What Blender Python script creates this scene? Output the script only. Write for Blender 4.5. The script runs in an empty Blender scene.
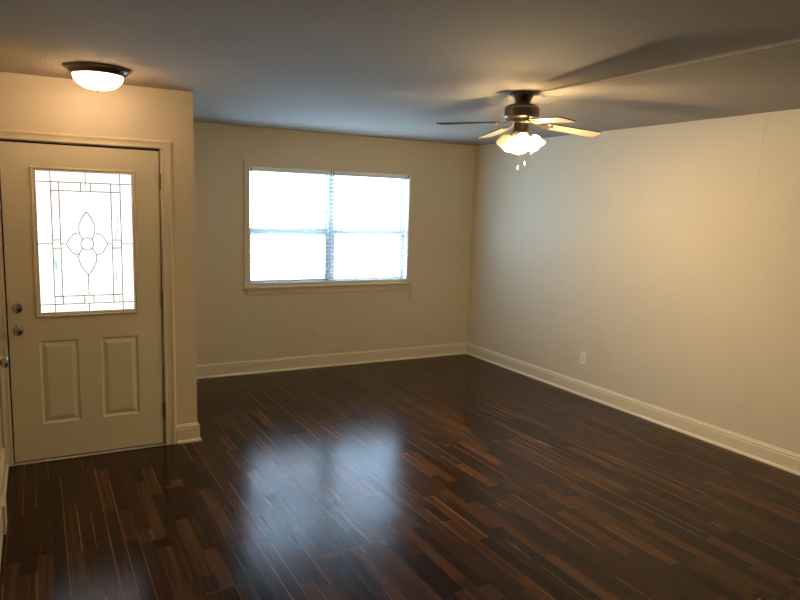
import bpy, bmesh, math, random
from mathutils import Vector, Matrix

random.seed(7)
S = bpy.context.scene
COL = S.collection
PI = math.pi

# ------------------------------------------------------------------ camera
CAM_H, FOCAL = 1.7127, 666.25
PITCH, YAW, ROLL = math.radians(7.899), math.radians(28.719), math.radians(1.727)
fw = Vector((math.sin(YAW) * math.cos(PITCH), math.cos(YAW) * math.cos(PITCH), -math.sin(PITCH)))
rt = Vector((math.cos(YAW), -math.sin(YAW), 0))
up = rt.cross(fw)
r2 = rt * math.cos(ROLL) + up * math.sin(ROLL)
u2 = -rt * math.sin(ROLL) + up * math.cos(ROLL)
cd = bpy.data.cameras.new('camera')
cd.sensor_width = 36.0
cd.lens = FOCAL / 800 * 36.0
cd.clip_start = 0.02
cam = bpy.data.objects.new('camera', cd)
COL.objects.link(cam)
cam.matrix_world = Matrix(((r2.x, u2.x, -fw.x, 0), (r2.y, u2.y, -fw.y, 0), (r2.z, u2.z, -fw.z, CAM_H), (0, 0, 0, 1)))
S.camera = cam

# ------------------------------------------------------------------ light and exposure
# overcast sky: (sine of elevation, colour, radiance), brightest overhead
SKY = ((0.0, (0.62, 0.81, 1.0), 7.0), (0.18, (0.32, 0.62, 1.0), 9.0), (0.42, (0.14, 0.43, 1.0), 30.0), (1.0, (0.52, 0.74, 1.0), 33.0))
FAN_W = 43.0
FAN_COL = (1.0, 0.74, 0.40)
ENTRY_W = 17.5
ENTRY_COL = (1.0, 0.70, 0.44)
S.view_settings.view_transform = 'Standard'
S.view_settings.look = 'None'
S.view_settings.gamma = 1
S.view_settings.exposure = 0.3
S.view_settings.use_curve_mapping = False
S.cycles.max_bounces = 14
S.cycles.diffuse_bounces = 6
S.cycles.transparent_max_bounces = 24
S.cycles.sample_clamp_indirect = 10.0
w = bpy.data.worlds.new('sky')
S.world = w
w.use_nodes = True
bg = w.node_tree.nodes['Background']
_n, _l = w.node_tree.nodes.new, w.node_tree.links.new
_tc, _sp, _cr = _n('ShaderNodeTexCoord'), _n('ShaderNodeSeparateXYZ'), _n('ShaderNodeValToRGB')
_l(_tc.outputs['Generated'], _sp.inputs[0])
_l(_sp.outputs[2], _cr.inputs[0])
_top = max(k[2] for k in SKY)
for _i, (_p, _c, _r) in enumerate(SKY):
    _e = _cr.color_ramp.elements[0] if _i == 0 else (_cr.color_ramp.elements[1] if _i == 3 else _cr.color_ramp.elements.new(_p))
    _e.position = _p
    _e.color = tuple(v * _r / _top for v in _c) + (1,)
_l(_cr.outputs[0], bg.inputs[0])
bg.inputs[1].default_value = _top


# ------------------------------------------------------------------ dimensions
XL, XR, YB, YF, H = -0.240, 4.491, 6.496, -3.2, 2.442
YD, XD = 4.755, 0.968
WX0, WX1, WZ0, WZ1 = 1.850, 3.628, 0.885, 2.067       # window opening
DX0, DX1, DZ1 = -0.180, 0.741, 2.043                  # entry door slab
WT = 0.17


# ------------------------------------------------------------------ materials
def nt(name):
    m = bpy.data.materials.new(name)
    m.use_nodes = True
    n = m.node_tree
    return m, n, n.nodes['Principled BSDF']


def paint(name, c, rough=0.5, bump=0.0, scale=60.0, mottling=0.04, metallic=0.0, spec=0.5):
    m, n, b = nt(name)
    b.inputs['Roughness'].default_value = rough
    b.inputs['Metallic'].default_value = metallic
    b.inputs['Specular IOR Level'].default_value = spec
    tc = n.nodes.new('ShaderNodeTexCoord')
    no = n.nodes.new('ShaderNodeTexNoise')
    no.inputs['Scale'].default_value = 3.0
    no.inputs['Detail'].default_value = 4
    n.links.new(tc.outputs['Object'], no.inputs['Vector'])
    mx = n.nodes.new('ShaderNodeMix')
    mx.data_type = 'RGBA'
    mx.inputs[6].default_value = tuple(v * (1 - mottling) for v in c) + (1,)
    mx.inputs[7].default_value = tuple(min(1, v * (1 + mottling)) for v in c) + (1,)
    n.links.new(no.outputs['Fac'], mx.inputs[0])
    n.links.new(mx.outputs[2], b.inputs['Base Color'])
    if bump:
        n2 = n.nodes.new('ShaderNodeTexNoise')
        n2.inputs['Scale'].default_value = scale
        n2.inputs['Detail'].default_value = 3
        n.links.new(tc.outputs['Object'], n2.inputs['Vector'])
        bp = n.nodes.new('ShaderNodeBump')
        bp.inputs['Strength'].default_value = bump
        bp.inputs['Distance'].default_value = 0.01
        n.links.new(n2.outputs['Fac'], bp.inputs['Height'])
        n.links.new(bp.outputs[0], b.inputs['Normal'])
    return m


def glass(name, tint=(1, 1, 1), refl=0.08, pattern=None):
    m, n, b = nt(name)
    n.nodes.remove(b)
    out = n.nodes['Material Output']
    tr = n.nodes.new('ShaderNodeBsdfTransparent')
    tr.inputs[0].default_value = tint + (1,)
    if pattern:
        tc = n.nodes.new('ShaderNodeTexCoord')
        mp = n.nodes.new('ShaderNodeMapping')
        mp.inputs['Scale'].default_value = (60, 1, 9)
        no = n.nodes.new('ShaderNodeTexNoise')
        no.inputs['Scale'].default_value = 1.0
        cr = n.nodes.new('ShaderNodeValToRGB')
        cr.color_ramp.elements[0].position = 0.60
        cr.color_ramp.elements[0].color = tint + (1,)
        cr.color_ramp.elements[1].position = 0.70
        cr.color_ramp.elements[1].color = pattern + (1,)
        n.links.new(tc.outputs['Object'], mp.inputs[0])
        n.links.new(mp.outputs[0], no.inputs['Vector'])
        n.links.new(no.outputs['Fac'], cr.inputs[0])
        n.links.new(cr.outputs[0], tr.inputs[0])
    gl = n.nodes.new('ShaderNodeBsdfGlossy')
    gl.inputs['Roughness'].default_value = 0.02
    fr = n.nodes.new('ShaderNodeFresnel')
    fr.inputs[0].default_value = 1.45
    mx = n.nodes.new('ShaderNodeMixShader')
    n.links.new(fr.outputs[0], mx.inputs[0])
    n.links.new(tr.outputs[0], mx.inputs[1])
    n.links.new(gl.outputs[0], mx.inputs[2])
    n.links.new(mx.outputs[0], out.inputs[0])
    return m


def frosted(name, c, clear=0.3, mottled=None):
    """Frosted lamp glass: part clear, part scattering."""
    m, n, b = nt(name)
    n.nodes.remove(b)
    out = n.nodes['Material Output']
    tl = n.nodes.new('ShaderNodeBsdfTranslucent')
    tl.inputs[0].default_value = c + (1,)
    df = n.nodes.new('ShaderNodeBsdfDiffuse')
    df.inputs[0].default_value = c + (1,)
    if mottled:
        tc = n.nodes.new('ShaderNodeTexCoord')
        no = n.nodes.new('ShaderNodeTexNoise')
        no.inputs['Scale'].default_value = 14
        cr = n.nodes.new('ShaderNodeValToRGB')
        cr.color_ramp.elements[0].position = 0.35
        cr.color_ramp.elements[0].color = mottled + (1,)
        cr.color_ramp.elements[1].position = 0.6
        cr.color_ramp.elements[1].color = c + (1,)
        n.links.new(tc.outputs['Object'], no.inputs['Vector'])
        n.links.new(no.outputs['Fac'], cr.inputs[0])
        n.links.new(cr.outputs[0], tl.inputs[0])
    m1 = n.nodes.new('ShaderNodeMixShader')
    m1.inputs[0].default_value = 0.35
    n.links.new(tl.outputs[0], m1.inputs[1])
    n.links.new(df.outputs[0], m1.inputs[2])
    tr = n.nodes.new('ShaderNodeBsdfTransparent')
    m2 = n.nodes.new('ShaderNodeMixShader')
    m2.inputs[0].default_value = clear
    n.links.new(m1.outputs[0], m2.inputs[1])
    n.links.new(tr.outputs[0], m2.inputs[2])
    gl = n.nodes.new('ShaderNodeBsdfGlossy')
    gl.inputs['Roughness'].default_value = 0.1
    m3 = n.nodes.new('ShaderNodeMixShader')
    m3.inputs[0].default_value = 0.04
    n.links.new(m2.outputs[0], m3.inputs[1])
    n.links.new(gl.outputs[0], m3.inputs[2])
    n.links.new(m3.outputs[0], out.inputs[0])
    return m


def emitter(name, c, s):
    m, n, b = nt(name)
    b.inputs['Base Color'].default_value = (0.9, 0.9, 0.9, 1)
    b.inputs['Emission Color'].default_value = c + (1,)
    b.inputs['Emission Strength'].default_value = s
    return m


def wood_floor():
    m, n, b = nt('dark laminate')
    N, L = n.nodes.new, n.links.new

    def math_(op, a, bb=None, c=None):
        x = N('ShaderNodeMath')
        x.operation = op
        for i, v in enumerate((a, bb, c)):
            if v is None:
                continue
            if isinstance(v, (int, float)):
                x.inputs[i].default_value = v
            else:
                L(v, x.inputs[i])
        return x.outputs[0]

    def white(a, bb):
        cx = N('ShaderNodeCombineXYZ')
        L(a, cx.inputs[0])
        if bb is not None:
            L(bb, cx.inputs[1])
        wn = N('ShaderNodeTexWhiteNoise')
        wn.noise_dimensions = '3D'
        L(cx.outputs[0], wn.inputs['Vector'])
        return wn.outputs['Value']

    tc = N('ShaderNodeTexCoord')
    sp = N('ShaderNodeSeparateXYZ')
    L(tc.outputs['Object'], sp.inputs[0])
    x, y = sp.outputs[0], sp.outputs[1]
    BW = 0.1965
    u = math_('SUBTRACT', x, 1.1885)
    bi = math_('FLOOR', math_('DIVIDE', u, BW))
    si = math_('FLOOR', math_('DIVIDE', u, BW / 3))
    bf = math_('FRACT', math_('DIVIDE', u, BW))
    sf = math_('FRACT', math_('DIVIDE', u, BW / 3))
    rb = white(bi, None)
    yb = math_('ADD', y, math_('MULTIPLY', rb, 1.2))
    ybn = math_('DIVIDE', yb, 1.2)
    byi, byf = math_('FLOOR', ybn), math_('FRACT', ybn)
    rs = white(math_('ADD', si, 31.7), None)
    ln = math_('ADD', math_('MULTIPLY', white(si, byi), 0.40), 0.34)
    ys = math_('DIVIDE', math_('ADD', y, math_('MULTIPLY', rs, 3.1)), ln)
    yi, yf = math_('FLOOR', ys), math_('FRACT', ys)
    tone = white(math_('ADD', si, 5.3), math_('ADD', yi, 9.1))
    tone2 = white(math_('ADD', si, 55.3), math_('ADD', yi, 2.1))
    # grain
    mp = N('ShaderNodeMapping')
    mp.inputs['Scale'].default_value = (48, 1.1, 1)
    off = N('ShaderNodeCombineXYZ')
    L(math_('MULTIPLY', tone, 40), off.inputs[0])
    L(math_('MULTIPLY', tone2, 40), off.inputs[1])
    L(tc.outputs['Object'], mp.inputs[0])
    L(off.outputs[0], mp.inputs[1])
    gr = N('ShaderNodeTexNoise')
    gr.inputs['Scale'].default_value = 1.0
    gr.inputs['Detail'].default_value = 3
    gr.inputs['Distortion'].default_value = 0.4
    L(mp.outputs[0], gr.inputs['Vector'])
    cr = N('ShaderNodeValToRGB')
    els = cr.color_ramp.elements
    els[0].position, els[0].color = 0.0, (0.011, 0.0048, 0.0027, 1)
    els[1].position, els[1].color = 1.0, (0.086, 0.0375, 0.0172, 1)
    e = els.new(0.35)
    e.color = (0.0245, 0.0107, 0.0056, 1)
    e = els.new(0.7)
    e.color = (0.044, 0.0194, 0.0094, 1)
    v = math_('ADD', math_('MULTIPLY', tone, 0.80), math_('MULTIPLY', math_('SUBTRACT', gr.outputs['Fac'], 0.40), 1.0))
    L(v, cr.inputs[0])
    # pale sapwood along one edge of some strips
    pale = math_('MULTIPLY', math_('GREATER_THAN', sf, 0.91), math_('GREATER_THAN', tone2, 0.66))
    pale = math_('MULTIPLY', pale, math_('MULTIPLY', gr.outputs['Fac'], 1.0))
    mx = N('ShaderNodeMix')
    mx.data_type = 'RGBA'
    L(pale, mx.inputs[0])
    L(cr.outputs[0], mx.inputs[6])
    mx.inputs[7].default_value = (0.24, 0.125, 0.062, 1)
    # seams between boards
    ex = math_('LESS_THAN', math_('MINIMUM', bf, math_('SUBTRACT', 1, bf)), 0.0065)
    ey = math_('LESS_THAN', math_('MINIMUM', byf, math_('SUBTRACT', 1, byf)), 0.0012)
    seam = math_('MAXIMUM', ex, ey)
    m2 = N('ShaderNodeMix')
    m2.data_type = 'RGBA'
    L(math_('MULTIPLY', seam, 0.85), m2.inputs[0])
    L(mx.outputs[2], m2.inputs[6])
    m2.inputs[7].default_value = (0.006, 0.004, 0.003, 1)
    L(m2.outputs[2], b.inputs['Base Color'])
    big = N('ShaderNodeTexNoise')
    big.inputs['Scale'].default_value = 1.6
    L(tc.outputs['Object'], big.inputs['Vector'])
    ro = math_('ADD', math_('MULTIPLY', gr.outputs['Fac'], 0.10), math_('MULTIPLY', big.outputs['Fac'], 0.06))
    ro = math_('ADD', ro, 0.12)
    L(math_('ADD', ro, math_('MULTIPLY', seam, 0.08)), b.inputs['Roughness'])
    b.inputs['Specular IOR Level'].default_value = 0.12
    hgt = math_('SUBTRACT', math_('MULTIPLY', gr.outputs['Fac'], 0.12), seam)
    bp = N('ShaderNodeBump')
    bp.inputs['Strength'].default_value = 0.12
    bp.inputs['Distance'].default_value = 0.002
    L(hgt, bp.inputs['Height'])
    L(bp.outputs[0], b.inputs['Normal'])
    return m


M_WALL = paint('cream wall paint', (0.68, 0.60, 0.45), 0.55, 0.05, 180, 0.03)
M_TRIM = paint('cream trim enamel', (0.72, 0.65, 0.49), 0.35, 0, 0, 0.02)
M_DOOR = paint('cream door enamel', (0.72, 0.665, 0.50), 0.38, 0, 0, 0.02)
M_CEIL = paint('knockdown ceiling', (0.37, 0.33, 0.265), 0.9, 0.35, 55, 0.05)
M_FLOOR = wood_floor()
M_VINYL = paint('weathered window aluminium', (0.40, 0.44, 0.48), 0.45)
M_SLAT = paint('white blind slats', (0.82, 0.83, 0.83), 0.4)
M_CORD = paint('white cord', (0.55, 0.55, 0.52), 0.7)
M_DARK = paint('dark rubber and reveal shade', (0.02, 0.018, 0.015), 0.8)  # rubber of the weatherstrip, also painted shade round the door glass
M_BRONZE = paint('aged bronze', (0.10, 0.078, 0.055), 0.32, 0, 0, 0.1, 0.9)
M_PEWTER = paint('brushed pewter', (0.15, 0.13, 0.105), 0.30, 0, 0, 0.1, 0.95)
M_NICKEL = paint('satin nickel', (0.45, 0.42, 0.37), 0.22, 0, 0, 0.05, 1.0)
M_BRASS = paint('worn hinge brass', (0.22, 0.17, 0.10), 0.35, 0, 0, 0.15, 0.9)
M_ALU = paint('aluminium threshold', (0.42, 0.41, 0.39), 0.4, 0, 0, 0.08, 0.8)
M_LEAD = paint('lead caming', (0.10, 0.11, 0.11), 0.4, 0, 0, 0.1, 0.6)
M_WALNUT = paint('walnut blade edge', (0.045, 0.024, 0.013), 0.4, 0, 0, 0.2)
M_BLEACH = paint('pale blade underside', (0.50, 0.42, 0.30), 0.35, 0, 0, 0.08)
M_PLATE = paint('ivory outlet plastic', (0.86, 0.82, 0.72), 0.35)
M_SLOT = paint('dark slot', (0.02, 0.02, 0.02), 0.6)
M_RACE = paint('painted raceway', (0.62, 0.58, 0.49), 0.5)
M_GLASS = glass('window glass')
M_LEADED = glass('door glass with dimming tint', (0.26, 0.17, 0.13))  # clear glass; the tint dims and warms the daylight behind the caming
M_BEVEL = glass('bevelled border glass', (0.94, 1.0, 0.98), 0.1, (0.30, 0.62, 0.52))  # teal streaks in the tint stand in for refraction through the bevels
M_SHADE = frosted('frosted tulip glass', (0.84, 0.68, 0.48), 0.12)
M_BOWL = frosted('alabaster bowl glass', (0.95, 0.90, 0.78), 0.12, (0.72, 0.50, 0.27))
M_BULB = emitter('lit bulb', (1.0, 0.72, 0.42), 40.0)
M_BULB_OFF = paint('unlit bulb', (0.85, 0.82, 0.75), 0.3)


# ------------------------------------------------------------------ mesh helpers
def link(name, bm, mat, parent=None, kind=None, smooth=None, loc=None):
    bmesh.ops.recalc_face_normals(bm, faces=bm.faces)
    me = bpy.data.meshes.new(name)
    bm.to_mesh(me)
    bm.free()
    mats = mat if isinstance(mat, (list, tuple)) else [mat]
    for m in mats:
        me.materials.append(m)
    if smooth is not None:
        me.shade_smooth()
        me.set_sharp_from_angle(angle=math.radians(smooth))
    o = bpy.data.objects.new(name, me)
    COL.objects.link(o)
    if parent:
        o.parent = parent
    if kind:
        o['kind'] = kind
    if loc:
        o.location = loc
    return o


def tag(o, label, cat, group=None):
    o['label'], o['category'] = label, cat
    if group:
        o['group'] = group
    return o


def thing(name, label, cat, loc=(0, 0, 0), rot=(0, 0, 0), group=None):
    o = bpy.data.objects.new(name, None)
    o.empty_display_size = 0.05
    COL.objects.link(o)
    o.location, o.rotation_euler = loc, rot
    return tag(o, label, cat, group)


def box(bm, x0, x1, y0, y1, z0, z1, bev=0.0):
    vs = [bm.verts.new((x, y, z)) for x in (x0, x1) for y in (y0, y1) for z in (z0, z1)]
    fs = [bm.faces.new([vs[i] for i in q]) for q in
          ((0, 1, 3, 2), (4, 6, 7, 5), (0, 4, 5, 1), (2, 3, 7, 6), (0, 2, 6, 4), (1, 5, 7, 3))]
    if bev:
        es = list({e for f in fs for e in f.edges})
        bmesh.ops.bevel(bm, geom=es, offset=bev, segments=2, affect='EDGES', profile=0.6)


def B(*a):
    bm = bmesh.new()
    box(bm, *a)
    return bm


def plate(bm, x0, x1, z0, z1, y0, y1, holes=()):
    """Slab in the XZ plane between y0 and y1 with rectangular through-holes."""
    xs = sorted({x0, x1, *[h[0] for h in holes], *[h[1] for h in holes]})
    zs = sorted({z0, z1, *[h[2] for h in holes], *[h[3] for h in holes]})
    xs = [x for x in xs if x0 <= x <= x1]
    zs = [z for z in zs if z0 <= z <= z1]
    vt = {}

    def V(x, y, z):
        k = (round(x, 6), round(y, 6), round(z, 6))
        if k not in vt:
            vt[k] = bm.verts.new(k)
        return vt[k]
    solid = {}
    for i in range(len(xs) - 1):
        for j in range(len(zs) - 1):
            cx, cz = (xs[i] + xs[i + 1]) / 2, (zs[j] + zs[j + 1]) / 2
            solid[i, j] = not any(h[0] < cx < h[1] and h[2] < cz < h[3] for h in holes)
    for (i, j), s in solid.items():
        if not s:
            continue
        a, b_, c, d = xs[i], xs[i + 1], zs[j], zs[j + 1]
        for y in (y0, y1):
            bm.faces.new([V(a, y, c), V(b_, y, c), V(b_, y, d), V(a, y, d)])
        for di, dj, q in ((-1, 0, ((a, c), (a, d))), (1, 0, ((b_, c), (b_, d))), (0, -1, ((a, c), (b_, c))), (0, 1, ((a, d), (b_, d)))):
            if not solid.get((i + di, j + dj), False):
                (p, q1), (r, s1) = q
                bm.faces.new([V(p, y0, q1), V(r, y0, s1), V(r, y1, s1), V(p, y1, q1)])


def rings(bm, x0, x1, z0, z1, prof, cap=True):
    """Nested rectangles (inset, y) bridged together; used for panels and mouldings."""
    loops = []
    for o, y in prof:
        loops.append([bm.verts.new(c) for c in ((x0 + o, y, z0 + o), (x1 - o, y, z0 + o), (x1 - o, y, z1 - o), (x0 + o, y, z1 - o))])
    for a, b_ in zip(loops, loops[1:]):
        for k in range(4):
            bm.faces.new([a[k], a[(k + 1) % 4], b_[(k + 1) % 4], b_[k]])
    if cap:
        bm.faces.new(loops[-1])
        bm.faces.new(loops[0])
    else:
        a, b_ = loops[-1], loops[0]
        for k in range(4):
            bm.faces.new([a[k], a[(k + 1) % 4], b_[(k + 1) % 4], b_[k]])


def lathe(bm, prof, seg=40, mat=None, ripple=None):
    """Profile [(r, z)] around Z, then placed with a matrix."""
    mat = mat or Matrix()
    rows = []
    for i, (r, z) in enumerate(prof):
        if r < 1e-5:
            rows.append([bm.verts.new(mat @ Vector((0, 0, z)))])
        else:
            row = []
            for k in range(seg):
                a = 2 * PI * k / seg
                rr, zz = r, z
                if ripple:
                    rr, zz = ripple(r, z, a, i)
                row.append(bm.verts.new(mat @ Vector((rr * math.cos(a), rr * math.sin(a), zz))))
            rows.append(row)
    for a, b_ in zip(rows, rows[1:]):
        if len(a) == 1 and len(b_) == 1:
            continue
        for k in range(seg):
            k2 = (k + 1) % seg
            if len(a) == 1:
                bm.faces.new([a[0], b_[k], b_[k2]])
            elif len(b_) == 1:
                bm.faces.new([a[k], a[k2], b_[0]])
            else:
                bm.faces.new([a[k], a[k2], b_[k2], b_[k]])
    for row in (rows[0], rows[-1]):
        if len(row) > 1 and not ripple:
            try:
                bm.faces.new(row)
            except ValueError:
                pass


def tube(bm, pts, r, seg=8, closed=False):
    pts = [Vector(p) for p in pts]
    n = len(pts)
    loops = []
    for i, p in enumerate(pts):
        a = pts[(i - 1) % n] if (closed or i) else pts[i]
        b_ = pts[(i + 1) % n] if (closed or i < n - 1) else pts[i]
        t = (b_ - a).normalized()
        ref = Vector((0, 1, 0)) if abs(t.y) < 0.9 else Vector((1, 0, 0))
        s = t.cross(ref).normalized()
        q = s.cross(t)
        loops.append([bm.verts.new(p + (s * math.cos(2 * PI * k / seg) + q * math.sin(2 * PI * k / seg)) * r) for k in range(seg)])
    pairs = list(zip(loops, loops[1:])) + ([(loops[-1], loops[0])] if closed else [])
    for a, b_ in pairs:
        for k in range(seg):
            bm.faces.new([a[k], a[(k + 1) % seg], b_[(k + 1) % seg], b_[k]])
    if not closed:
        bm.faces.new(loops[0])
        bm.faces.new(loops[-1])


def run_profile(bm, prof, p0, p1, nrm, m0=0, m1=0):
    """Sweep a (out, z) profile from p0 to p1 along a wall with mitred ends."""
    p0, p1, nrm = Vector(p0), Vector(p1), Vector(nrm)
    t = (p1 - p0).normalized()
    A = [bm.verts.new(p0 + nrm * d + t * (m0 * d) + Vector((0, 0, z))) for d, z in prof]
    C = [bm.verts.new(p1 + nrm * d + t * (m1 * d) + Vector((0, 0, z))) for d, z in prof]
    n = len(prof)
    for k in range(n):
        bm.faces.new([A[k], A[(k + 1) % n], C[(k + 1) % n], C[k]])
    bm.faces.new(A)
    bm.faces.new(C)


# ------------------------------------------------------------------ outdoors
bm = B(-4, 10, YB + WT + 0.02, 11.5, -0.32, -0.22)
link('ground_bounce', bm, paint('pale blue bounce slab', (0.58, 0.70, 0.82), 0.9, 0.3, 20, 0.06), kind='structure')  # unseen slab added to bounce bluish daylight up to the ceiling
bm = B(-40, 46, 11.5, 70, -0.36, -0.24)
link('ground_lawn', bm, paint('lawn', (0.31, 0.33, 0.29), 0.9, 0.5, 30, 0.25), kind='structure')
bm = B(XL - 0.17, XD - 0.002, YD + 0.16, YB + WT + 0.018, -0.32, -0.04)
link('ground_porch', bm, paint('porch concrete', (0.46, 0.45, 0.42), 0.9, 0.3, 30, 0.08), kind='structure')

# ------------------------------------------------------------------ room shell
bm = B(XL - 0.15, XR + 0.15, YF - 0.15, YB + 0.005, -0.12, 0)
link('floor', bm, M_FLOOR, kind='structure')
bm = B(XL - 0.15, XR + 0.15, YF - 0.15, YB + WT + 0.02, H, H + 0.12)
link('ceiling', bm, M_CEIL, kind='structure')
bm = bmesh.new()
plate(bm, XD - 0.15, XR + 0.15, 0.0, H, YB, YB + WT, [(WX0, WX1, WZ0, WZ1)])
link('wall_back', bm, M_WALL, kind='structure')
bm = B(XR, XR + 0.15, YF, YB, 0, H)
wr = link('wall_right', bm, M_WALL, kind='structure')
bm = bmesh.new()
plate(bm, XL - 0.15, XD, 0, H, YD, YD + 0.15, [(DX0 - 0.012, DX1 + 0.012, -0.5, DZ1 + 0.014)])
link('wall_entry', bm, M_WALL, kind='structure')
link('wall_return', B(XD - 0.15, XD, YD + 0.15, YB, 0, H), M_WALL, kind='structure')
link('wall_left', B(XL - 0.15, XL, YF, YD, 0, H), M_WALL, kind='structure')
link('wall_front', B(XL - 0.15, XR + 0.15, YF - 0.15, YF, 0, H), M_WALL, kind='structure')
# taped drywall joint near the right end of the wall
bm = bmesh.new()
tube(bm, [(XR - 0.0005, 2.985, H - 0.01), (XR - 0.0005, 2.986, 2.2), (XR - 0.0005, 2.99, 1.86)], 0.0013, 6)
tube(bm, [(XR - 0.0005, 2.965, H - 0.02), (XR - 0.0005, 2.968, 2.3)], 0.0018, 6)
link('trim_6', bm, M_WALL, kind='structure', smooth=50)

BASE = [(0, 0), (.028, 0), (.028, .007), (.025, .014), (.0165, .020), (.0155, .022), (.0155, .098), (.0115, .103), (.0115, .107),
        (.0150, .111), (.0140, .118), (.0085, .124), (.0065, .131), (.0035, .135), (0, .135)]


def base(name, *a, **k):
    bm = bmesh.new()
    run_profile(bm, BASE, *a)
    return link(name, bm, M_TRIM, kind='structure', **k)


base('baseboard_back', (XD, YB, 0), (XR, YB, 0), (0, -1, 0), 1, -1)
base('baseboard_right', (XR, YB, 0), (XR, YF, 0), (-1, 0, 0), 1, -1)
base('baseboard_entry', (0.824, YD, 0), (XD, YD, 0), (0, -1, 0), 0, 1)
base('baseboard_return', (XD, YD, 0), (XD, YB, 0), (1, 0, 0), -1, -1)
base('baseboard_left', (XL, 3.905, 0), (XL, YD - 0.021, 0), (1, 0, 0))
base('baseboard_front', (XL, YF, 0), (XR, YF, 0), (0, 1, 0), 1, -1)

# ------------------------------------------------------------------ window
win = bpy.data.objects.new('window_1', None)
COL.objects.link(win)
win['kind'] = 'structure'
GY = YB + 0.105
MX = 2.742
bm = bmesh.new()
plate(bm, WX0, WX1, WZ0, WZ1, YB + 0.07, YB + WT - 0.01,
      [(WX0 + .014, MX - .032, WZ0 + .024, WZ1 - .02), (MX + .032, WX1 - .014, WZ0 + .024, WZ1 - .02)])
link('window_frame', bm, M_VINYL, win)
MR = 1.433
for a, c in ((WX0 + .014, MX - .032), (MX + .032, WX1 - .014)):
    for nm, z0, z1, y in (('upper_sash', MR - .036, WZ1 - .02, GY + 0.030), ('lower_sash', WZ0 + .024, MR + .036, GY - 0.004)):
        bm = bmesh.new()
        hole = (a + .020, c - .020, z0 + (.032 if nm == 'lower_sash' else .066), z1 - (.066 if nm == 'lower_sash' else .026))
        plate(bm, a, c, z0, z1, y - 0.015, y + 0.015, [hole])
        sh = link(nm, bm, M_VINYL, win)
        g = bmesh.new()
        vs = [g.verts.new(v) for v in ((hole[0], y, hole[2]), (hole[1], y, hole[2]), (hole[1], y, hole[3]), (hole[0], y, hole[3]))]
        g.faces.new(vs)
        link('pane', g, M_GLASS, sh)
    # sash lock on the meeting rail
    bm = bmesh.new()
    cx = (a + c) / 2
    box(bm, cx - .03, cx + .03, GY - .022, GY - .019, MR + .004, MR + .022, .001)
    link('sash_lock', bm, M_VINYL, win)
# flat casing, stool and apron round the opening
bm = bmesh.new()
rings(bm, WX0 - .062, WX1 + .062, WZ0 - .02, WZ1 + .058, [(0, YB + .001), (0, YB - .010), (.004, YB - .014), (.052, YB - .014), (.060, YB - .010), (.060, YB + .001)], False)
link('trim_1', bm, M_WALL, kind='structure')
bm = bmesh.new()
box(bm, WX0 - .055, WX1 + .050, YB - .040, YB + .07, WZ0 - .022, WZ0 + .001, .004)
link('trim_2', bm, M_WALL, kind='structure')
bm = bmesh.new()
box(bm, WX0 - .030, WX1 + .004, YB - .014, YB + .001, WZ0 - .082, WZ0 - .0225, .003)
link('trim_3', bm, M_WALL, kind='structure')


def blind(label, x0, x1, cord_x, cord_pts, wand_x):
    t = thing('horizontal_blind', label, 'blind', ((x0 + x1) / 2, YB + .024, WZ0))
    X, Y, Z = t.location
    hw = (x1 - x0) / 2
    top = WZ1 - Z
    bm = bmesh.new()
    box(bm, -hw, hw, -.028, .026, top - .043, top - .003, .003)
    hr = link('head_rail', bm, M_SLAT, t)
    for s in (-1, 1):
        bm = bmesh.new()
        xx = s * (hw - .008)
        box(bm, xx - .0075, xx + .0075, -.031, -.0285, top - .045, top - .001, .001)
        link('end_bracket', bm, M_VINYL, hr)
    # slats: thin crowned strips at a 42 mm pitch, tipped a little open
    bm = bmesh.new()
    n = 26
    z = top - .068
    zs = []
    while z > .045:
        zs.append(z)
        z -= .0415
    for z in zs:
        pr = []
        for k in range(5):
            yy = -.019 + .038 * k / 4
            cz = .0022 * (1 - ((k - 2) / 2) ** 2) + yy * math.tan(math.radians(-15))
            pr.append((yy, z + cz))
        lo = [(y_, z_ - .0022) for y_, z_ in pr]
        prof = pr + lo[::-1]
        A = [bm.verts.new((-hw + .004, y_, z_)) for y_, z_ in prof]
        C = [bm.verts.new((hw - .004, y_, z_)) for y_, z_ in prof]
        for k in range(10):
            bm.faces.new([A[k], A[(k + 1) % 10], C[(k + 1) % 10], C[k]])
        bm.faces.new(A)
        bm.faces.new(C)
    link('slats', bm, M_SLAT, t)
    bm = bmesh.new()
    box(bm, -hw + .003, hw - .003, -.025, .025, .006, .024, .003)
    link('bottom_rail', bm, M_SLAT, t)
    for fx in (-hw + .13, 0.0, hw - .13):
        bm = bmesh.new()
        for yy in (-.0265, .0265):
            tube(bm, [(fx, yy, top - .045), (fx, yy, .012)], .0009, 5)
        for z in zs:
            tube(bm, [(fx, -.0265, z - .003), (fx, .0265, z - .003)], .0006, 4)
        link('ladder_cord', bm, M_CORD, t)
    bm = bmesh.new()
    tube(bm, [(px - X, py - Y, pz - Z) for px, py, pz in cord_pts], .0016, 6)
    ex, ey, ez = cord_pts[-1]
    lc = link('lift_cord', bm, M_CORD, t)
    bm = bmesh.new()
    lathe(bm, [(0, .022), (.003, .021), (.0045, .008), (.0065, -.012), (.005, -.016), (0, -.016)], 12, Matrix.Translation((ex - X, ey - Y, ez - Z)))
    link('tassel', bm, M_CORD, lc, smooth=40)
    if wand_x:
        bm = bmesh.new()
        tube(bm, [(wand_x - X, -.036, top - .05), (wand_x - X, -.037, top - .79)], .0035, 6)
        wd = link('tilt_wand', bm, paint('clear grey wand', (0.30, 0.29, 0.28), 0.25), t)
        bm = bmesh.new()
        tube(bm, [(wand_x - X, -.029, top - .03), (wand_x - X, -.034, top - .036), (wand_x - X, -.036, top - .05)], .002, 6)
        link('hook', bm, M_NICKEL, wd)
    return t


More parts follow.
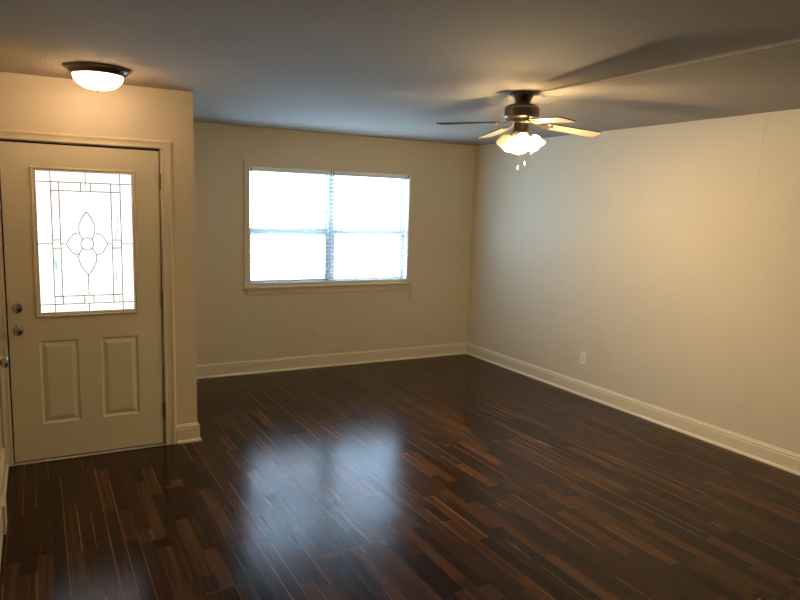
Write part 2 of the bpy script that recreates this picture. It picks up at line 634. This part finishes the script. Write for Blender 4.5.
BM_ = 2.716
blind('white slatted blind, left of the pair filling the window', WX0 + .006, BM_ - .004, 2.70,
      [(2.698, YB + .003, 2.02), (2.698, YB + .001, 1.45), (2.692, YB + .0, 1.24), (2.700, YB - .001, 1.19), (2.694, YB, 1.12)], None)
blind('white slatted blind with tilt wand, right of the pair filling the window', BM_ + .004, WX1 - .006, 3.60,
      [(3.612, YB + .003, 2.02), (3.615, YB + .001, 1.20), (3.620, YB - .012, .96), (3.650, YB - .044, .89), (3.668, YB - .046, .86), (3.668, YB - .030, .70)], 2.82)

# ------------------------------------------------------------------ entry door
FY = YD + 0.004                                              # door face
door = bpy.data.objects.new('door_1', None)
door.location = (0, 0, 0)
COL.objects.link(door)
door['kind'] = 'structure'
LX0, LX1, LZ0, LZ1 = 0.006, 0.568, 0.976, 1.876                # glass
P1 = (-0.010, 0.217, 0.251, 0.799)
P2 = (0.351, 0.583, 0.251, 0.799)
bm = bmesh.new()
plate(bm, DX0 + .004, DX1 - .003, 0.016, DZ1 - .007, FY, FY + .044, [(LX0 - .004, LX1 + .004, LZ0 - .004, LZ1 + .004), P1, P2])
link('door_slab', bm, M_DOOR, door)
for P in (P1, P2):
    bm = bmesh.new()
    rings(bm, *P, [(0, FY + .044), (0, FY), (.010, FY + .008), (.018, FY + .009), (.042, FY + .0015), (.046, FY + .001)])
    link('door_panel', bm, M_DOOR, door)
bm = bmesh.new()
rings(bm, LX0 - .027, LX1 + .023, LZ0 - .025, LZ1 + .023,
      [(0, FY + .001), (0, FY - .007), (.004, FY - .011), (.010, FY - .012), (.018, FY - .006), (.022, FY - .008), (.0255, FY - .002), (.0255, FY + .018), (.024, FY + .018)], False)
lite = link('glass_frame', bm, M_DOOR, door)
gy = FY + .012
bm = bmesh.new()
rings(bm, LX0 - .0025, LX1 + .0025, LZ0 - .0025, LZ1 + .0025, [(0, gy + .006), (0, FY - .0015), (.005, FY - .0015), (.005, gy + .006)], False)
link('glass_edge_shade', bm, M_DARK, lite)  # dark ring stands in for shade in the frame's inner reveal
g = bmesh.new()
g.faces.new([g.verts.new(v) for v in ((LX0 - .003, gy, LZ0 - .003), (LX1 + .003, gy, LZ0 - .003), (LX1 + .003, gy, LZ1 + .003), (LX0 - .003, gy, LZ1 + .003))])
link('leaded_glass', g, M_LEADED, lite)


def G(u, v, dy=-.002):
    return (LX0 + u * (LX1 - LX0), gy + dy, LZ1 - v * (LZ1 - LZ0))


U = (0.150, 0.232, 0.770, 0.870)                                # uprights
V_ = (0.075, 0.135, 0.882, 0.940)                                 # cross bars
g = bmesh.new()
for a, c in ((U[0], U[1]), (U[2], U[3])):
    g.faces.new([g.verts.new(G(*q, -.001)) for q in ((a, V_[1]), (c, V_[1]), (c, V_[2]), (a, V_[2]))])
for a, c in ((V_[0], V_[1]), (V_[2], V_[3])):
    g.faces.new([g.verts.new(G(*q, -.001)) for q in ((U[0], a), (U[3], a), (U[3], c), (U[0], c))])
link('border_glass', g, M_BEVEL, lite)


def bez(*p, n=12):
    out = []
    for i in range(n + 1):
        t = i / n
        q = [Vector(a) for a in p]
        while len(q) > 1:
            q = [q[k].lerp(q[k + 1], t) for k in range(len(q) - 1)]
        out.append(tuple(q[0]))
    return out


bm = bmesh.new()


def came(uv, r=.0024):
    tube(bm, [G(*q) for q in uv], r, 6)


for u in (U[0], U[3]):
    came([(u, 0), (u, 1)])
for u in (U[1], U[2]):
    came([(u, V_[0]), (u, V_[3])])
for v in (V_[0], V_[3]):
    came([(0, v), (1, v)])
for v in (V_[1], V_[2]):
    came([(U[0], v), (U[3], v)])
for v in (0.480, 0.538):
    came([(U[0], v), (U[1], v)])
    came([(U[2], v), (U[3], v)])
cu, cv = 0.505, 0.508
for du in (-.05, .05):
    came([(cu + du, V_[0]), (cu + du, V_[1])])
    came([(cu + du, V_[2]), (cu + du, V_[3])])
came([(0, cv), (U[0], cv)])
came([(U[3], cv), (1, cv)])
came([(U[1], cv), (cu - .22, cv)])
came([(cu + .21, cv), (U[2], cv)])
came([(cu, 0), (cu, V_[0])])
came([(cu, V_[3]), (cu, 1)])
came([(cu, .735), (cu, V_[2])])
ru, rv = .068, .044                                             # centre circle
came([(cu + ru * math.cos(2 * PI * k / 28), cv + rv * math.sin(2 * PI * k / 28)) for k in range(29)])
for s in (-1, 1):
    # top and bottom petals
    came(bez((cu, .278), (cu + s * .06, .325), (cu + s * .13, .40), (cu + s * .045, .478)))
    came(bez((cu, .735), (cu + s * .07, .675), (cu + s * .15, .60), (cu + s * .042, .538)))
    # side petals
    e = cu + s * .215
    came(bez((e, cv), (cu + s * .17, .445), (cu + s * .13, .430), (cu + s * .095, .432)))
    came(bez((e, cv), (cu + s * .17, .575), (cu + s * .13, .59), (cu + s * .092, .585)))
link('caming', bm, M_LEAD, lite, smooth=60)

# knob and deadbolt, shared shape helpers
TOY = Matrix.Rotation(PI / 2, 4, 'X')                         # local +Z -> world -Y


def knob_bm(m):
    bm = bmesh.new()
    lathe(bm, [(0, 0), (.031, 0), (.031, .004), (.026, .009), (.013, .011), (.011, .016), (.011, .028), (.015, .034), (.0245, .040),
               (.0275, .050), (.0265, .060), (.020, .067), (.009, .069), (.008, .067), (0, .067)], 36, m)
    return bm


kx = -0.122
link('door_knob', knob_bm(Matrix.Translation((kx, FY, .876)) @ TOY), M_NICKEL, door, smooth=35)
bm = bmesh.new()
lathe(bm, [(0, 0), (.031, 0), (.031, .006), (.027, .013), (.022, .015), (0, .016)], 36, Matrix.Translation((kx, FY, 1.016)) @ TOY)
db = link('deadbolt', bm, M_NICKEL, door, smooth=35)
bm = bmesh.new()
box(bm, kx - .0155, kx + .0155, FY - .036, FY - .014, 1.012, 1.020, .002)
link('thumb_turn', bm, M_NICKEL, db)
for hz in (1.834, 1.042, 0.254):
    bm = bmesh.new()
    lathe(bm, [(0, -.056), (.004, -.055), (.0035, -.052), (.0075, -.050), (.0075, -.0172), (.0066, -.0168), (.0066, -.0162), (.0075, -.016),
               (.0075, .016), (.0066, .0162), (.0066, .0168), (.0075, .0172), (.0075, .050), (.0035, .052), (.004, .055), (0, .056)], 14,
          Matrix.Translation((DX1 + .004, FY - .008, hz)))
    box(bm, DX1 - .0005, DX1 + .0015, FY - .006, FY + .035, hz - .049, hz + .049)
    link('hinge', bm, M_BRASS, door, smooth=35)
# jamb lining, dark weatherstrip, stop, threshold
bm = bmesh.new()
G0 = .008
for x0, x1 in ((DX0 - .0118, DX0 - .005), (DX1 + .005, DX1 + .0118)):
    box(bm, x0, x1, YD + .001, YD + .149, 0, DZ1 + .006)
box(bm, DX0 - .0118, DX1 + .0118, YD + .001, YD + .149, DZ1 + .007, DZ1 + .0138)
link('door_jamb', bm, M_TRIM, door)
bm = bmesh.new()
for x0, x1 in ((DX0 - .0049, DX0 + .012), (DX1 - .012, DX1 + .0049)):
    box(bm, x0, x1, FY + .046, FY + .060, .0117, DZ1 + .0065)
box(bm, DX0 - .0049, DX1 + .0049, FY + .046, FY + .060, DZ1 - .012, DZ1 + .0069)
link('weatherstrip', bm, M_DARK, door)
link('door_leak_block', B(DX0 - .004, DX1 + .004, FY + .006, FY + .040, .0118, .0158), M_DARK, door)  # strip added to block daylight leaking in under the door
bm = bmesh.new()
run_profile(bm, [(-.012, 0), (.012, 0), (.012, .003), (.004, .0085), (-.06, .0115), (-.13, .0115), (-.13, 0)], (DX0 - .004, YD, 0), (DX1 + .004, YD, 0), (0, -1, 0))
link('threshold', bm, M_ALU, door)
# casing round the entry door
CAS = [(0, 0), (.0, .010), (.004, .013), (.012, .014), (.016, .011), (.040, .013), (.050, .017), (.060, .017), (.066, .013), (.070, .009), (.070, 0)]


def casing_leg(name, x_in, x_out, z1):
    bm = bmesh.new()
    wdt = abs(x_out - x_in)
    s = 1 if x_out > x_in else -1
    bot = [bm.verts.new((x_in + s * a * wdt / .070, YD - d, 0)) for a, d in CAS]
    top = [bm.verts.new((x_in + s * a * wdt / .070, YD - d, z1 + a * .055 / .070)) for a, d in CAS]
    n = len(CAS)
    for k in range(n):
        bm.faces.new([bot[k], bot[(k + 1) % n], top[(k + 1) % n], top[k]])
    bm.faces.new(bot)
    bm.faces.new(top)
    return bm


cz = DZ1 + .009
bm = casing_leg('', DX1 + .008, 0.823, cz)
bm2 = casing_leg('', DX0 - .008, XL + .002, cz)
me_ = bpy.data.meshes.new('tmp')
bm2.to_mesh(me_)
bm2.free()
bm.from_mesh(me_)
bpy.data.meshes.remove(me_)
# head: swept between the two legs with mitred ends
L_ = [bm.verts.new((DX0 - .008 - a * (DX0 - .010 - XL) / .070, YD - d, cz + a * .055 / .070)) for a, d in CAS]
R_ = [bm.verts.new((DX1 + .008 + a * (0.823 - DX1 - .008) / .070, YD - d, cz + a * .055 / .070)) for a, d in CAS]
n = len(CAS)
for k in range(n):
    bm.faces.new([L_[k], L_[(k + 1) % n], R_[(k + 1) % n], R_[k]])
bm.faces.new(L_)
bm.faces.new(R_)
link('trim_4', bm, M_TRIM, kind='structure')

# ------------------------------------------------------------------ closet door in the left wall
d2 = bpy.data.objects.new('door_2', None)
COL.objects.link(d2)
d2['kind'] = 'structure'
bm = bmesh.new()
box(bm, XL - .01, XL + .034, 2.98, 3.738, .012, 2.03)
link('door_slab', bm, M_DOOR, d2)
kb = link('door_knob', knob_bm(Matrix.Translation((XL + .034, 3.685, .914)) @ Matrix.Diagonal((.92, 1.1, 1.1, 1)) @ Matrix.Rotation(PI / 2, 4, 'Y')), M_NICKEL, d2, smooth=35)
bm = bmesh.new()
for y0, y1 in ((2.90, 2.976), (3.742, 3.818)):
    box(bm, XL, XL + .030, y0, y1, 0, 2.11, .003)
box(bm, XL, XL + .030, 2.977, 3.741, 2.036, 2.11, .003)
box(bm, XL, XL + .046, 3.748, 3.900, 0, .155, .004)
link('trim_5', bm, M_TRIM, kind='structure')

# ------------------------------------------------------------------ outlets
def outlet(name, label, loc, rotz, mat, slots=True):
    t = thing(name, label, 'outlet', loc, (0, 0, rotz))
    bm = bmesh.new()
    box(bm, -.036, .036, -.006, -.0002, -.058, .058, .002)
    link('cover_plate', bm, mat, t)
    for s in (-1, 1):
        bm = bmesh.new()
        lathe(bm, [(0, .006), (.017, .006), (.0172, .0078), (0, .008)], 24, Matrix.Translation((0, 0, s * .0195)) @ TOY)
        rc = link('receptacle', bm, mat, t, smooth=30)
        bm = bmesh.new()
        z = s * .0195 + .004
        box(bm, -.0085, -.0055, -.0088, -.0079, z - .005, z + .005)
        box(bm, .0055, .0085, -.0088, -.0079, z - .004, z + .004)
        lathe(bm, [(0, .0079), (.0028, .0079), (.0028, .0088), (0, .0088)], 10, Matrix.Translation((0, 0, z - .011)) @ TOY)
        link('slots', bm, M_SLOT if slots else mat, rc)
    bm = bmesh.new()
    lathe(bm, [(0, .006), (.0035, .006), (.003, .0072), (0, .0075)], 12, TOY)
    link('screw', bm, M_NICKEL if slots else mat, t, smooth=30)
    return t


outlet('wall_outlet', 'ivory duplex outlet with dark slots low on the long right wall', (XR, 4.561, .360), -PI / 2, M_PLATE)
outlet('wall_outlet', 'outlet painted wall cream, low on the back wall below the window', (2.565, YB, .361), 0, M_WALL, False)

# ------------------------------------------------------------------ flush ceiling light by the door
EL = (0.345, 4.277)
t = thing('ceiling_light', 'lit alabaster bowl ceiling light with dark bronze rim above the entry door', 'ceiling light', (EL[0], EL[1], H))
bm = bmesh.new()
lathe(bm, [(0, -.0005), (.178, -.0005), (.180, -.004), (.172, -.010), (.160, -.016), (.154, -.026), (.147, -.034), (.138, -.040), (.130, -.040), (.130, -.030), (.02, -.028), (0, -.028)], 56)
link('canopy_pan', bm, M_BRONZE, t, smooth=30)
bm = bmesh.new()
pr = [(.134, -.038)]
for k in range(1, 13):
    a = PI / 2 * k / 12
    pr.append((.134 * math.cos(a) ** .85 if k < 12 else 0, -.038 - .078 * math.sin(a)))
lathe(bm, pr, 56)
bowl = link('glass_bowl', bm, M_BOWL, t, smooth=60)
bm = bmesh.new()
lathe(bm, [(0, -.113), (.012, -.114), (.013, -.118), (.008, -.121), (.009, -.126), (.005, -.131), (0, -.132)], 18)
link('finial', bm, M_WALNUT, t, smooth=40)
for s in (-1, 1):
    bm = bmesh.new()
    lathe(bm, [(0, -.045), (.008, -.046), (.013, -.052), (.020, -.062), (.020, -.070), (.012, -.080), (0, -.083)], 16, Matrix.Translation((s * .055, .01, 0)))
    link('bulb', bm, M_BULB, t, smooth=60)
    l = bpy.data.lights.new('entry_bulb', 'POINT')
    l.energy, l.color, l.shadow_soft_size = ENTRY_W, ENTRY_COL, .02
    o = bpy.data.objects.new('entry_bulb', l)
    COL.objects.link(o)
    o.parent = t
    o.location = (s * .055, .01, -.095)

# ------------------------------------------------------------------ ceiling fan
FX, FYY = 2.697, 3.410
fan = thing('ceiling_fan', 'four-blade ceiling fan with lit tulip glass shades, hung from the ceiling', 'ceiling fan', (FX, FYY, H))
Z = lambda z: z - H
bm = bmesh.new()
lathe(bm, [(0, 0), (.067, 0), (.068, -.006), (.064, -.022), (.054, -.044), (.047, -.060), (.045, -.074), (0, -.074)], 40)
link('canopy', bm, M_BRONZE, fan, smooth=35)
bm = bmesh.new()
lathe(bm, [(0, Z(2.378)), (.050, Z(2.376)), (.080, Z(2.368)), (.100, Z(2.358)), (.107, Z(2.350)), (.108, Z(2.342)), (.108, Z(2.298)), (.105, Z(2.290)), (.098, Z(2.284)),
           (.085, Z(2.280)), (.060, Z(2.276)), (0, Z(2.275))], 48)
mot = link('motor_housing', bm, M_PEWTER, fan, smooth=35)
bm = bmesh.new()
for k in range(24):
    a = 2 * PI * k / 24
    m = Matrix.Rotation(a, 4, 'Z')
    vs0 = len(bm.verts)
    box(bm, .0865, .099, -.0045, .0045, Z(2.2785), Z(2.2835))
    bm.verts.ensure_lookup_table()
    for v in bm.verts[vs0:]:
        v.co = m @ v.co
link('vent_ribs', bm, M_BRASS, mot)
bm = bmesh.new()
lathe(bm, [(0, Z(2.276)), (.058, Z(2.276)), (.060, Z(2.266)), (.050, Z(2.260)), (.047, Z(2.256)), (.047, Z(2.212)), (.043, Z(2.207)), (0, Z(2.206))], 40)
link('switch_housing', bm, M_PEWTER, fan, smooth=35)
bm = bmesh.new()
lathe(bm, [(0, Z(2.206)), (.050, Z(2.206)), (.062, Z(2.203)), (.062, Z(2.198)), (.045, Z(2.190)), (.030, Z(2.180)), (.012, Z(2.172)), (.010, Z(2.160)), (0, Z(2.157))], 40)
link('light_fitter', bm, M_BRONZE, fan, smooth=35)

BLZ = 2.268
for k, deg in enumerate((79, 169, 259, 349)):
    R = Matrix.Rotation(math.radians(deg), 4, 'Z')
    PT = R @ Matrix.Translation((0, 0, Z(BLZ))) @ Matrix.Rotation(math.radians(5.0), 4, 'Y') @ Matrix.Rotation(math.radians(-9), 4, 'X')
    # blade outline: narrow root, wider rounded tip
    out = []
    r0, r1, h0, h1 = .165, .556, .046, .060
    for i in range(7):
        a = PI / 2 + PI / 2 * i / 6
        out.append((r0 + .03 + .03 * math.cos(a), h0 - .018 + .018 * math.sin(a)))
    for i in range(7):
        a = PI + PI / 2 * i / 6
        out.append((r0 + .03 + .03 * math.cos(a), -h0 + .018 + .018 * math.sin(a)))
    for i in range(9):
        a = -PI / 2 + PI / 2 * i / 8
        out.append((r1 - .032 + .032 * math.cos(a), -h1 + .036 + .036 * math.sin(a)))
    for i in range(9):
        a = PI / 2 * i / 8
        out.append((r1 - .032 + .032 * math.cos(a), h1 - .036 + .036 * math.sin(a)))
    bm = bmesh.new()
    lo = [bm.verts.new(PT @ Vector((x, y, -.003))) for x, y in out]
    hi = [bm.verts.new(PT @ Vector((x, y, .003))) for x, y in out]
    f = bm.faces.new(lo)
    f.material_index = 1
    bm.faces.new(hi)
    for i in range(len(out)):
        j = (i + 1) % len(out)
        bm.faces.new([lo[i], lo[j], hi[j], hi[i]])
    bl = link('blade', bm, [M_WALNUT, M_BLEACH], fan)
    # blade iron: arm from the motor, flared plate under the blade root
    bm = bmesh.new()
    pth = [(.060, 0, Z(2.272)), (.085, 0, Z(2.268)), (.110, 0, Z(2.259)), (.135, 0, Z(2.250)), (.165, 0, Z(2.2485)), (.20, 0, Z(2.2455))]
    wid = [.016, .014, .012, .014, .030, .034]
    A = []
    for (x, y, z), ww in zip(pth, wid):
        tw = Matrix.Rotation(math.radians(-9) * min(1, max(0, (x - .1) / .06)), 4, 'X')
        row = []
        for yy, zz in ((-ww, -.003), (ww, -.003), (ww, .002), (-ww, .002)):
            q = tw @ Vector((0, yy, zz))
            row.append(bm.verts.new(R @ Vector((x, q.y, z + q.z))))
        A.append(row)
    for a, c in zip(A, A[1:]):
        for i in range(4):
            bm.faces.new([a[i], a[(i + 1) % 4], c[(i + 1) % 4], c[i]])
    bm.faces.new(A[0])
    bm.faces.new(A[-1])
    for sx, sy in ((.212, 0), (.196, .026), (.196, -.026)):
        lathe(bm, [(0, -.009), (.012, -.0085), (.014, -.005), (.014, -.0032), (0, -.0032)], 14, PT @ Matrix.Translation((sx, sy, 0)))
    link('blade_iron', bm, M_BRASS, bl, smooth=35)

for k, deg in enumerate((150, 240, 330, 60)):
    lit = k != 0
    R = Matrix.Rotation(math.radians(deg), 4, 'Z')
    # arm and socket
    bm = bmesh.new()
    p = bez((.035, 0, Z(2.190)), (.045, 0, Z(2.190)), (.056, 0, Z(2.190)), (.062, 0, Z(2.178)), n=8)
    tube(bm, [R @ Vector(q) for q in p], .0075, 10)
    AX = R @ Matrix.Translation((.052, 0, Z(2.183))) @ Matrix.Rotation(math.radians(180 - 40), 4, 'Y')
    lathe(bm, [(0, -.002), (.018, 0), (.024, .006), (.025, .020), (.022, .026), (0, .026)], 24, AX)
    arm = link('light_arm', bm, M_BRASS, fan, smooth=40)
    # tulip shade with a scalloped lip
    PRF = [(.022, .010), (.027, .014), (.036, .024), (.043, .038), (.046, .054), (.047, .070), (.049, .081), (.054, .091), (.058, .095)]

    def rip(r, z, a, i):
        f_ = max(0, (i % 20 - 5)) / 3
        return r * (1 + .016 * f_ * math.cos(6 * a)), z + .0022 * f_ * math.cos(6 * a)
    bm = bmesh.new()
    lathe(bm, PRF, 48, AX, rip)
    link('glass_shade', bm, M_SHADE, fan, smooth=80)
    bm = bmesh.new()
    lathe(bm, [(0, .026), (.011, .027), (.011, .030), (.014, .036), (.015, .041), (.011, .047), (0, .049)], 20, AX)
    bb = link('bulb', bm, M_BULB if lit else M_BULB_OFF, arm, smooth=60)
    if lit:
        l = bpy.data.lights.new('fan_bulb', 'POINT')
        l.energy, l.color, l.shadow_soft_size = FAN_W, FAN_COL, .020
        o = bpy.data.objects.new('fan_bulb', l)
        COL.objects.link(o)
        o.parent = fan
        o.location = AX @ Vector((0, 0, .075))
# pull chains
for (dx, dy, zt, zb) in ((-.030, -.022, 2.200, 1.988), (.018, -.028, 2.200, 2.016)):
    bm = bmesh.new()
    zz = zt
    tube(bm, [(dx, dy, Z(zt)), (dx, dy, Z(zb))], .0011, 6)
    while zz > zb:
        lathe(bm, [(0, -.0018), (.0018, 0), (0, .0018)], 6, Matrix.Translation((dx, dy, Z(zz))))
        zz -= .008
    ch = link('pull_chain', bm, M_NICKEL, fan)
    bm = bmesh.new()
    lathe(bm, [(0, .008), (.002, .006), (.0035, -.003), (.0042, -.012), (.0026, -.018), (0, -.019)], 12, Matrix.Translation((dx, dy, Z(zb))))
    link('fob', bm, M_PLATE, ch, smooth=50)

# ------------------------------------------------------------------ surface raceway on the ceiling
t = thing('cable_raceway', 'thin painted wire raceway running along the ceiling from the fan', 'raceway', (2.748, 3.34, H))
bm = bmesh.new()
run_profile(bm, [(-.0105, 0), (-.0105, -.007), (-.007, -.012), (.007, -.012), (.0105, -.007), (.0105, 0)], (0, 0, 0), (0, YF - 3.34, 0), (1, 0, 0))
link('channel', bm, M_RACE, t)
for y in (2.836, 1.85, 0.4):
    bm = bmesh.new()
    run_profile(bm, [(-.013, 0), (-.013, -.009), (-.009, -.0145), (.009, -.0145), (.013, -.009), (.013, 0)], (0, y - 3.34 + .022, 0), (0, y - 3.34 - .022, 0), (1, 0, 0))
    link('coupling', bm, M_RACE, t)
